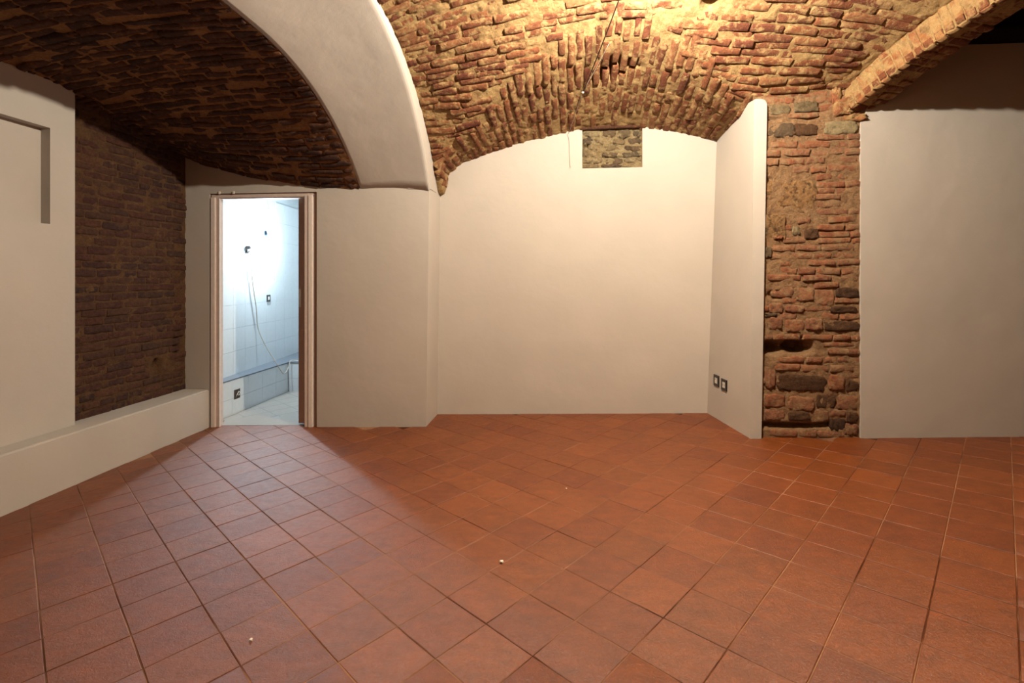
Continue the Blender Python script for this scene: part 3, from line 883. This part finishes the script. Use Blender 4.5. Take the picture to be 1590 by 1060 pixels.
# ------------------------------------------------------------------ diagonal brick arch at the right
def build_rib():
    D = np.array([0.42, -1.0]); dl = np.linalg.norm(D); D = D / dl
    Nr = np.array([-D[1], D[0]])                         # across the arch, to the right
    P0 = np.array(RIB_P)
    width = 0.268
    ts = np.linspace(-0.10, 4.42, 200)                   # t counts metres of depth
    V, Fc = [], []
    for t in ts:
        zl = float(z_rib(max(t, 0)))
        c = P0 + D * dl * t
        for (a, z) in ((0.012, zl + 0.012), (width - 0.012, zl + 0.012), (width - 0.012, zl + 0.75), (0.012, zl + 0.75)):
            q = c + Nr * a
            V.append((q[0], q[1], z))
    for i in range(len(ts) - 1):
        for j in range(4):
            Fc.append([i * 4 + j, (i + 1) * 4 + j, (i + 1) * 4 + (j + 1) % 4, i * 4 + (j + 1) % 4])
    Fc.append([0, 1, 2, 3]); Fc.append([(len(ts) - 1) * 4 + j for j in (3, 2, 1, 0)])
    o = mesh_obj('trim_2', V, Fc, M_MORTAR)
    tag(o, 'bare brick arch rising to the right from the top of the pier', 'arch', kind='structure')
    q = P0 + D * dl * 4.36
    b = box('pier', (q[0] - 0.1, q[1] - 0.4, -0.1), (q[0] + 0.4, q[1], 3.4), M_PLASTER, o)
    meshes = [brick_mesh('brick', M_BRICK_RIB, 700 + i, jag=0.03, low=(0.02, 0.06), wob=0.03) for i in range(10)]
    under = [brick_mesh('brick', M_BRICK, 720 + i, jag=0.05, low=(0.05, 0.16), wob=0.05) for i in range(10)]
    face, soffit = [], []
    s = 0.0; t = -0.02
    while t < 2.2:
        h = 0.050 + rng.uniform(-0.006, 0.006)
        slope = max(0.57 - 0.36 * t, 0.0)
        tan = np.array([D[0] * dl, D[1] * dl, slope]); tl = np.linalg.norm(tan); tan /= tl
        rad = np.array([-D[0] * slope / dl, -D[1] * slope / dl, 1.0]); rad /= np.linalg.norm(rad)   # up, square to the arch line
        base = np.array([*(P0 + D * dl * t), float(z_rib(t))])
        N3 = np.array([Nr[0], Nr[1], 0])
        zc = 0.0
        # left face: stretchers standing on edge, radial
        rr = 0.004
        first = rng.uniform(0.11, 0.25)
        for L in (first, 0.25, 0.25):
            face.append(frame_matrix(base + rad * (rr + L / 2) + N3 * 0.012, rad, -N3 + rad * rng.normal() * 0.02 + tan * rng.normal() * 0.03, L, h + 0.006, 0.05, rng.normal() * 0.002 + 0.003))
            rr += L + 0.012
        # soffit: two bricks across
        cut = rng.uniform(0.09, 0.17)
        for (a0, a1) in ((0.006, cut), (cut + 0.012, width - 0.004)):
            soffit.append(frame_matrix(base + N3 * (a0 + a1) / 2 + rad * 0.012, N3 + tan * rng.normal() * 0.02, -rad + tan * rng.normal() * 0.04, a1 - a0, h, 0.05, rng.normal() * 0.004 + 0.006))
        t += (h + rng.uniform(0.010, 0.016)) / tl
    lay(face, meshes, o, 'brick', 150, 'face_brickwork')
    lay(soffit, under, o, 'brick', 150, 'soffit_brickwork')
    # small broken bracket of masonry at the foot, against the pier
    st = [brick_mesh('stone', M_BRICK_RIB, 760 + i, nx=7, ny=6, jag=0.09, low=(0.1, 0.3), wob=0.18, round_=0.12, ex=0.12, ey=0.12) for i in range(3)]
    for k, (u, v, z, L, h) in enumerate(((2.09, 3.965, 2.70, 0.07, 0.16), (2.13, 3.95, 2.60, 0.13, 0.13), (2.22, 3.96, 2.52, 0.16, 0.06), (2.12, 3.965, 2.77, 0.10, 0.07))):
        x = bpy.data.objects.new('stone', st[k % 3]); x.parent = o
        x.matrix_basis = Matrix(frame_matrix((u, v, z), (1, 0.1, 0), (-0.15, -1, -0.1), L, h, 0.07, 0.0).tolist()); link(x)
build_rib()

# ------------------------------------------------------------------ ceilings outside the vaults
def build_other_ceilings():
    c = box('ceiling_front', (-3.9, -2.1, 2.46), (5.0, -0.42, 2.64), M_MORTAR_PANEL)  # unseen; dark finish holds down the fill light
    tag(c, 'ceiling behind the camera, given dark masonry to cut bounced light', 'ceiling', kind='structure')
    r = box('ceiling_right', (2.2, -0.45, 3.42), (5.0, 4.5, 3.5), M_WOOD_SHADE)
    tag(r, 'dark boarded ceiling in the unlit right bay', 'ceiling', kind='structure')
    for v0 in (4.12, 3.35, 2.6, 1.85, 1.1, 0.35):
        box('beam', (2.55, v0, 3.20), (4.95, v0 + 0.17, 3.44), M_WOOD_SHADE, r, bevel=0.01)
    w = box('wall_bay_back', (2.3, 4.34, 3.0), (5.0, 4.5, 3.5), M_WOOD_SHADE)
    tag(w, 'timber above the right wall, shade put into its dark colour', 'timber', kind='structure')
    box('wall_plate', (2.3, 4.02, 3.05), (4.95, 4.30, 3.18), M_WOOD_SHADE, w, bevel=0.01)
build_other_ceilings()

# ------------------------------------------------------------------ doorway
def build_door():
    d = empty('door_1', (-2.74, 4.30, -0.08))
    tag(d, 'pale wooden door frame with a sliding door almost fully pushed into the wall', 'door', kind='structure')
    off = Matrix.Translation(-Vector(d.location))
    def b(name, lo, hi, m, parent=d, bevel=0.002):
        return box(name, lo, hi, m, parent, bevel, 2, off)
    zb = -0.12
    b('reveal', (-3.27, 4.293, zb), (-3.245, 4.42, 2.075), M_GAP_SHADE)
    b('casing', (-3.256, 4.279, zb), (-3.214, 4.315, 2.052), M_FRAME_PALE)
    b('jamb', (-3.216, 4.292, zb), (-3.186, 4.355, 2.052), M_FRAME)
    b('door_stop', (-3.186, 4.288, zb), (-3.174, 4.306, 2.046), M_FRAME_PALE)
    b('head', (-3.256, 4.292, 2.048), (-2.262, 4.44, 2.078), M_FRAME)
    b('head_gap_strip', (-3.27, 4.30, 2.078), (-2.222, 4.42, 2.09), M_GAP_SHADE)  # solid dark strip in place of the shaded gap
    b('head_lit_strip', (-3.186, 4.305, 2.040), (-2.34, 4.33, 2.050), M_FRAME_PALE)  # pale strip imitates the lit underside of the head
    leaf = b('leaf', (-2.436, 4.352, -0.050), (-2.290, 4.392, 2.044), M_LEAF, bevel=0.003)
    b('pull', (-2.432, 4.348, 1.03), (-2.408, 4.353, 1.20), M_METAL, leaf, 0.0015)
    b('jamb', (-2.340, 4.284, zb), (-2.304, 4.345, 2.056), M_FRAME)
    b('casing', (-2.300, 4.276, zb), (-2.262, 4.345, 2.060), M_FRAME_PALE)
    b('jamb_back', (-2.352, 4.398, zb), (-2.262, 4.44, 2.056), M_FRAME)
    b('reveal', (-2.252, 4.30, zb), (-2.222, 4.42, 2.085), M_GAP_SHADE)
    me = mesh_obj('threshold', [(x + off.translation.x, y + off.translation.y, floor_z(x, y) + h + off.translation.z) for h in (-0.03, 0.0025) for x, y in ((-3.186, 4.335), (-2.352, 4.335), (-2.352, 4.60), (-3.33, 4.60))], [[0, 1, 2, 3], [4, 5, 6, 7], [0, 1, 5, 4], [1, 2, 6, 5], [2, 3, 7, 6], [3, 0, 4, 7]], M_BTILE, d)
    for x in (-3.17, -3.03):
        b('mounting_tab', (x - 0.009, 4.276, 2.082), (x + 0.009, 4.286, 2.108), M_FRAME_PALE)
build_door()

# ------------------------------------------------------------------ tiled room behind the door
BL0, BL1 = np.array([-3.43, 4.42]), np.array([-3.68, 6.90])      # foot of the upper left wall
def bath_left(v):
    return float(np.interp(v, [BL0[1], BL1[1]], [BL0[0], BL1[0]]))

def build_bath():
    # left wall
    V = [(BL0[0] - 0.004, BL0[1], -0.2), (BL1[0] - 0.004, BL1[1] + 0.02, -0.2), (-3.95, 6.92, -0.2), (-3.95, 4.42, -0.2)]
    V += [(x, y, 2.6) for x, y, z in V]
    Q = [[0, 1, 2, 3], [4, 7, 6, 5], [0, 4, 5, 1], [1, 5, 6, 2], [2, 6, 7, 3], [3, 7, 4, 0]]
    w = mesh_obj('wall_bath_left', V, Q, M_BATHWALL)
    tag(w, 'white wall of the small lit room, tiled to half height', 'wall', kind='structure')
    dirn = np.array([*(BL1 - BL0), 0.0]); dirn /= np.linalg.norm(dirn)
    nrm = np.array([dirn[1], -dirn[0], 0.0])
    tile = []
    for s in range(3):
        me = bpy.data.meshes.new('tile'); bm = bmesh.new(); bmesh.ops.create_cube(bm, size=1)
        for v_ in bm.verts: v_.co.z -= 0.5
        bmesh.ops.bevel(bm, geom=[e for e in bm.edges if all(v.co.z > -0.1 for v in e.verts)], offset=0.012, segments=1, affect='EDGES')
        bmesh.ops.recalc_face_normals(bm, faces=bm.faces)
        bm.to_mesh(me); bm.free(); me.materials.append(M_WTILE); tile.append(me)
    def tiles(parent, P, x, n, L, H, nL, nH, z0, z1=None):
        for i in range(nL):
            for j in range(nH):
                c = np.array(P) + x * (L * (i + 0.5)) + np.array([0, 0, z0 + H * (j + 0.5)])
                o = bpy.data.objects.new('tile', tile[(i + j) % 3]); o.parent = parent
                o.matrix_basis = Matrix(frame_matrix(c, x, n + np.array([0, 0, rng.normal() * 0.002]), L - 0.0022, H - 0.0022, 0.006, 0.0).tolist()); link(o)
    P0 = np.array([BL0[0], BL0[1] + 0.02, 0.0])
    tiles(w, P0, dirn, nrm, 0.236, 0.2475, 6, 4, 0.27)
    tiles(w, P0 + dirn * 0.236 * 6, dirn, nrm, 0.236, 0.2475, 4, 8, 0.27)
    # back wall
    bw = panel('wall_bath_back', [-3.95, -1.35], [-0.2, 2.6], 6.90, 7.04, ID_U, M_BATHWALL)
    tag(bw, 'white wall at the far end of the lit room, out of sight', 'wall', kind='structure')
    # ledge
    l = empty('bath_ledge', (-3.40, 5.2, -0.1))
    tag(l, 'low white tiled ledge around the lit room, its top coloured blue-grey for shade', 'ledge', kind='structure')
    off = -np.array(l.location)
    bm = bmesh.new()
    pts = [(-3.60, 4.425), (-3.3375, 4.425), (-3.3375, 5.7215), (-1.61, 5.7215), (-1.61, 6.89), (-3.70, 6.89)]
    lo = [bm.verts.new((x + off[0], y + off[1], -0.2 + off[2])) for x, y in pts]; hi = [bm.verts.new((x + off[0], y + off[1], 0.258 + off[2])) for x, y in pts]
    for k in range(len(pts)):
        q = (k + 1) % len(pts); bm.faces.new((lo[k], lo[q], hi[q], hi[k]))
    bm.faces.new(hi); bm.faces.new(lo[::-1])
    bm_obj('body', bm, M_WGROUT, l)
    bm = bmesh.new()
    pts = [(-3.60, 4.425), (-3.330, 4.425), (-3.330, 5.714), (-1.61, 5.714), (-1.61, 6.89), (-3.70, 6.89)]
    lo = [bm.verts.new((x + off[0], y + off[1], 0.258 + off[2])) for x, y in pts]; hi = [bm.verts.new((x + off[0], y + off[1], 0.271 + off[2])) for x, y in pts]
    for k in range(len(pts)):
        q = (k + 1) % len(pts); bm.faces.new((lo[k], lo[q], hi[q], hi[k]))
    bm.faces.new(hi); bm.faces.new(lo[::-1])
    bm_obj('ledge_top', bm, M_LEDGE, l)
    P = np.array([-3.3335, 4.43, 0.0]) + off
    # two rows of tiles on the front; the open wiring box takes the place of one corner
    tiles(l, P, np.array([0, 1.0, 0]), np.array([1.0, 0, 0]), 0.2575, 0.185, 5, 2, -0.112)
    tiles(l, np.array([-3.33, 5.717, 0.0]) + off, np.array([1.0, 0, 0]), np.array([0, -1.0, 0]), 0.2575, 0.185, 4, 2, -0.112)
    # its own pale floor tiles, laid square to the threshold diagonal
    f = mesh_obj('floor_bath', [(x, y, floor_z(x, y) - 0.0006 - d) for d in (0, 0.05) for (x, y) in ((-3.4, 4.36), (-1.46, 4.36), (-1.46, 5.95), (-3.4, 5.95))], Q, M_WGROUT)
    tag(f, 'pale beige tile floor of the lit room', 'floor', kind='structure')
    bm = bmesh.new(); bmesh.ops.create_cube(bm, size=1)
    for v_ in bm.verts: v_.co.z -= 0.5
    bmesh.ops.bevel(bm, geom=[e for e in bm.edges if all(v.co.z > -0.1 for v in e.verts)], offset=0.01, segments=1, affect='EDGES')
    bmesh.ops.recalc_face_normals(bm, faces=bm.faces)
    me = bpy.data.meshes.new('tile'); bm.to_mesh(me); bm.free(); me.materials.append(M_BTILE)
    e1, e2 = np.array([math.cos(0.89), math.sin(0.89), 0]), np.array([math.sin(0.89), -math.cos(0.89), 0])
    up = np.array([-SLOPE * CY, -SLOPE * SY, 1.0])
    for i in range(-8, 9):
        for j in range(-8, 9):
            c = np.array([-2.7, 5.0, 0]) + e1 * 0.233 * i + e2 * 0.233 * j
            if -3.46 < c[0] < -1.62 and 4.52 < c[1] < 5.85:
                c[2] = floor_z(c[0], c[1])
                o = bpy.data.objects.new('tile', me); o.parent = f
                o.matrix_basis = Matrix(frame_matrix(c, e1, up, 0.229, 0.229, 0.008, 0.001).tolist()); link(o)
    # other walls and ceiling of the little room
    r = panel('wall_bath_right', [4.42, 6.92], [-0.2, 2.6], -1.60, -1.46, ID_V, M_BATHWALL)
    tag(r, 'white right wall of the lit room, hidden from view', 'wall', kind='structure')
    c = box('ceiling_bath', (-3.95, 4.42, 2.42), (-1.46, 7.04, 2.56), M_BATHWALL)
    tag(c, 'white ceiling of the lit room', 'ceiling', kind='structure')
build_bath()

# ================================================================== THINGS
def bulb_profile(r):
    return [(0.012, 0.0), (0.014, 0.012), (0.020, 0.028), (r * 0.9, 0.052), (r, 0.068), (r * 0.92, 0.086), (r * 0.62, 0.101), (0.006, 0.107)]

def hanging_bulb(name, pos, hook, power, colour, label, cord_pts, holder_mat, glow):
    """pos: middle of the glass; the cord comes down from hook"""
    t = empty(name, hook)
    off = -Vector(hook)
    M = Matrix.Translation(Vector(pos) + off) @ Matrix.Rotation(math.pi, 4, 'X') @ Matrix.Translation((0, 0, -0.066))
    lathe('bulb', bulb_profile(0.030), bulb_mat(name + '_glass', colour, glow), t, M=M)
    lathe('holder', [(0.010, -0.062), (0.017, -0.056), (0.020, -0.02), (0.020, 0.010), (0.016, 0.014)], holder_mat, t, M=M)
    tube('cord', [Vector(p) + off for p in cord_pts], 0.0028, M_CORD_W, t, 6)
    lathe('ceiling_hook', [(0.016, -0.004), (0.018, 0.006), (0.006, 0.018)], M_METAL, t, 12, Matrix.Rotation(math.pi, 4, 'X'))
    ld = bpy.data.lights.new('light', 'POINT'); ld.energy = power; ld.color = colour; ld.shadow_soft_size = 0.030
    lo = bpy.data.objects.new('light', ld); lo.location = Vector(pos) + off; lo.parent = t; link(lo)
    return tag(t, label, 'lamp')

zc = float(z_vault(LAMP_POS[0], LAMP_POS[1]))
hanging_bulb('hanging_bulb', LAMP_POS, (LAMP_POS[0], LAMP_POS[1], zc - 0.015), LAMP_POWER, LAMP_COLOUR,
             'bare warm bulb hung under the crown of the brick vault',
             [(LAMP_POS[0], LAMP_POS[1], zc - 0.01), (LAMP_POS[0] + 0.004, LAMP_POS[1], zc - 0.05), (LAMP_POS[0], LAMP_POS[1], LAMP_POS[2] + 0.11)], M_BLACK, 60.0)
bx, by, bz = BATH_POS
hanging_bulb('hanging_bulb', BATH_POS, (bx, by, 2.41), BATH_POWER, BATH_COLOUR,
             'bare white bulb on a cord in the tiled room behind the door',
             catmull([(bx, by, 2.41), (bx + 0.01, by, 2.25), (bx + 0.05, by - 0.01, 2.10), (bx + 0.06, by - 0.01, 2.04), (bx + 0.02, by, 1.99), (bx, by, 1.84)], 6), M_HOLDER, 60.0)

def face_plate(name, c, x, n, size, label, group=None, kind='socket'):
    """square black frame with a white insert; c on the wall, x along the wall, n out of it"""
    t = empty(name, c)
    M4 = Matrix(frame_matrix((0, 0, 0), x, n, 1, 1, 1, 0).tolist())
    s = size / 2; inn = s * 0.53
    bm = bmesh.new()
    ring = []
    for (h, z) in ((s, 0.0), (s, 0.006), (s - 0.003, 0.009), (inn, 0.009), (inn, 0.003)):
        ring.append([bm.verts.new((a * h, b_ * h, z)) for a, b_ in ((-1, -1), (1, -1), (1, 1), (-1, 1))])
    for A, B in zip(ring, ring[1:]):
        for k in range(4): bm.faces.new((A[k], A[(k + 1) % 4], B[(k + 1) % 4], B[k]))
    bm.faces.new(ring[0][::-1]); bm.faces.new(ring[-1])
    bm.transform(M4); bm_obj('frame', bm, M_BLACK, t)
    ins = box('insert', (-inn + 0.001, -inn + 0.001, 0.0035), (inn - 0.001, inn - 0.001, 0.0085), M_WHITE, t, 0.001, 2, M4)
    if kind == 'socket':
        for k in (-1, 1):
            box('contact_hole', (k * inn * 0.55 - 0.003, -0.004, 0.0083), (k * inn * 0.55 + 0.003, 0.004, 0.0091), M_REDDOT if k > 0 else M_BLACK, ins, 0.0, 2, M4)
    elif kind == 'switch':
        box('rocker', (-inn * 0.8, -inn * 0.8, 0.008), (inn * 0.8, inn * 0.8, 0.0115), M_WHITE, ins, 0.002, 2, M4)
    else:
        box('mark', (-inn * 0.7, inn * 0.3, 0.0083), (-inn * 0.3, inn * 0.6, 0.0091), M_REDDOT, ins, 0.0, 2, M4)
    return tag(t, label, 'switch' if kind == 'switch' else 'socket', group)

sx = splay_point(1, 0.4) - splay_point(0, 0.4); sx /= np.linalg.norm(sx)
snrm = np.array([sx[1], -sx[0], 0.0])
if snrm[0] > 0: snrm = -snrm
for t_, z_, kind, lab in ((0.247, 0.392, 'blank', 'black framed wall plate nearer the alcove corner, low on the splayed wall'), (0.437, 0.384, 'socket', 'black framed wall socket nearer the brick pier, low on the splayed wall')):
    p = splay_point(t_, z_) + snrm * 0.0005
    face_plate('wall_socket', tuple(p), sx, snrm, 0.098, lab, 'sockets on the splayed wall', kind)

# switch in the tiled room, on the left wall
dl = np.array([*(BL1 - BL0), 0.0]); dl /= np.linalg.norm(dl); nl = np.array([dl[1], -dl[0], 0.0])
vsw = 5.66
face_plate('wall_switch', (bath_left(vsw) + 0.0008, vsw, 1.055), dl, nl, 0.085, 'black framed light switch on the white tiles in the lit room', None, 'switch')

# wall box with a loose lead, on the left wall near the bulb
def build_plug_box():
    v0 = 5.20; c = Vector((bath_left(v0) - 0.011, v0, 1.645))
    t = empty('outlet_box', c)
    M4 = Matrix(frame_matrix((0, 0, 0), dl, nl, 1, 1, 1, 0).tolist())
    fr = box('frame', (-0.045, -0.045, 0.0), (0.045, 0.045, 0.010), M_BLACK, t, 0.003, 2, M4)
    box('insert', (-0.028, -0.028, 0.009), (0.028, 0.028, 0.014), M_WHITE, t, 0.002, 2, M4)
    box('plug', (-0.020, -0.020, 0.013), (0.020, 0.022, 0.05), M_BLACK, t, 0.005, 2, M4)
    box('bottom_lip', (-0.045, -0.052, 0.0), (0.045, -0.040, 0.028), M_BLACK, t, 0.003, 2, M4)
    tag(t, 'black wall box with a plugged lead beside the bright bulb', 'socket')
    start = c + Vector(nl.tolist()) * 0.035 + Vector((0, 0, -0.03))
    x0 = bath_left(5.28) + 0.02
    pts = [start, start + Vector((0.004, 0.005, -0.06)), (bath_left(5.22) + 0.024, 5.23, 1.42), (bath_left(5.26) + 0.024, 5.27, 1.20), (bath_left(5.34) + 0.024, 5.34, 0.95), (bath_left(5.38) + 0.024, 5.38, 0.72), (-3.43, 5.42, 0.50),
           (-3.34, 5.46, 0.32), (-3.305, 5.50, 0.22), (-3.298, 5.545, 0.17), (-3.296, 5.60, 0.165), (-3.294, 5.66, 0.22), (-3.29, 5.70, 0.29), (-3.24, 5.74, 0.286), (-3.12, 5.77, 0.278), (-2.9, 5.80, 0.278)]
    cord = tube('power_lead', catmull(pts, 6), 0.005, M_CORD_W, None, 6)
    tag(cord, 'thin white lead hanging from the wall box down over the ledge', 'cable')
build_plug_box()

# open wiring box in the tiled ledge
def build_open_box():
    c = Vector((-3.3335, 4.765, 0.105))
    t = empty('junction_box', c)
    s, d = 0.045, 0.04
    bm = bmesh.new()
    def q(y, z, x): return bm.verts.new((x, y, z))
    outer = [q(a * (s + 0.004), b_ * (s + 0.004), 0.0022) for a, b_ in ((-1, -1), (1, -1), (1, 1), (-1, 1))]
    inner = [q(a * s, b_ * s, 0.0022) for a, b_ in ((-1, -1), (1, -1), (1, 1), (-1, 1))]
    for k in range(4): bm.faces.new((outer[k], outer[(k + 1) % 4], inner[(k + 1) % 4], inner[k]))
    bm_obj('rim', bm, M_GREYWIRE, t)
    bm = bmesh.new()
    A = [q(a * s, b_ * s, 0.0018) for a, b_ in ((-1, -1), (1, -1), (1, 1), (-1, 1))]
    bm.faces.new(A)
    bm_obj('box_shade', bm, plain('painted_box_shade', (64, 52, 46), 0.9), t)  # flat dark face, its colour stands in for the shaded hollow
    loop = catmull([(0.002, -0.02, -0.03), (0.02, -0.028, 0.0), (0.028, -0.01, 0.028), (0.024, 0.012, 0.010), (0.02, 0.0, -0.012), (0.016, -0.012, 0.004), (0.018, 0.004, 0.022)], 6)
    tube('loose_wire', loop, 0.0035, M_WHITE, t, 6)
    tube('loose_wire', catmull([(0.002, 0.02, 0.03), (0.022, 0.0, 0.02), (0.024, -0.018, -0.008), (0.010, -0.03, -0.02)], 6), 0.003, M_GREYWIRE, t, 6)
    tag(t, 'open wiring box with loose wires in the tiled ledge', 'wiring box')
build_open_box()

# wires strung under the vault
def vault_pt(u, v, gap):
    n, _, _ = surf_normal(z_vault, u, v)
    return Vector((u, v, float(z_vault(u, v)))) + Vector(n.tolist()) * gap
CLIP = vault_pt(0.180, 4.20, 0.030)
END = Vector((0.072, 4.655, 2.672))
top_ = Vector((LAMP_POS[0] - 0.01, LAMP_POS[1] + 0.02, zc - 0.05))
mid = [top_.lerp(CLIP, k) - Vector((0, 0, 0.03 * math.sin(math.pi * k))) for k in (0, 0.2, 0.4, 0.6, 0.8, 1.0)]
o = tube('ceiling_wire', catmull(mid, 5), 0.0045, M_CORD_B, None, 6)
tag(o, 'brown wire strung from the bulb down the vault to the clip', 'cable')
w0 = vault_pt(0.36, 3.78, 0.012)
o = tube('ceiling_wire', catmull([w0, vault_pt(0.27, 4.0, 0.014), CLIP, CLIP.lerp(END, 0.5), END, END + Vector((-0.012, 0.004, -0.01)), END + Vector((0.002, 0.004, -0.06)), END + Vector((0.008, 0.004, -0.2)), END + Vector((0.014, 0.004, -0.33))], 6), 0.0017, M_CORD_W, None, 6)
tag(o, 'white wire hanging down the alcove wall beside the stone patch', 'cable')
o = box('wire_clip', (-0.008, -0.008, -0.008), (0.008, 0.022, 0.008), M_WHITE, None, 0.003, 2, Matrix.Translation(CLIP))
tag(o, 'small white clip holding the wires under the vault', 'clip')

# crumbs of plaster on the tiles
for k, (u, v, r_, lab) in enumerate(((-0.272, 2.23, 0.009, 'white plaster crumb on the tiles in the middle of the floor'), (-1.135, 1.70, 0.006, 'tiny plaster crumb on the tile joint near the left front'), (0.03, 3.02, 0.005, 'tiny plaster crumb on the tiles towards the alcove'))):
    bm = bmesh.new(); bmesh.ops.create_icosphere(bm, subdivisions=2, radius=r_)
    rr = random.Random(k)
    for v_ in bm.verts: v_.co *= 1 + rr.uniform(-0.3, 0.25); v_.co.z *= 0.6
    zmin = min(v_.co.z for v_ in bm.verts)
    for v_ in bm.verts: v_.co.z -= zmin
    o = bm_obj('plaster_crumb', bm, M_CHIP)
    o.location = (u, v, floor_z(u, v) + 0.001)
    tag(o, lab, 'debris')
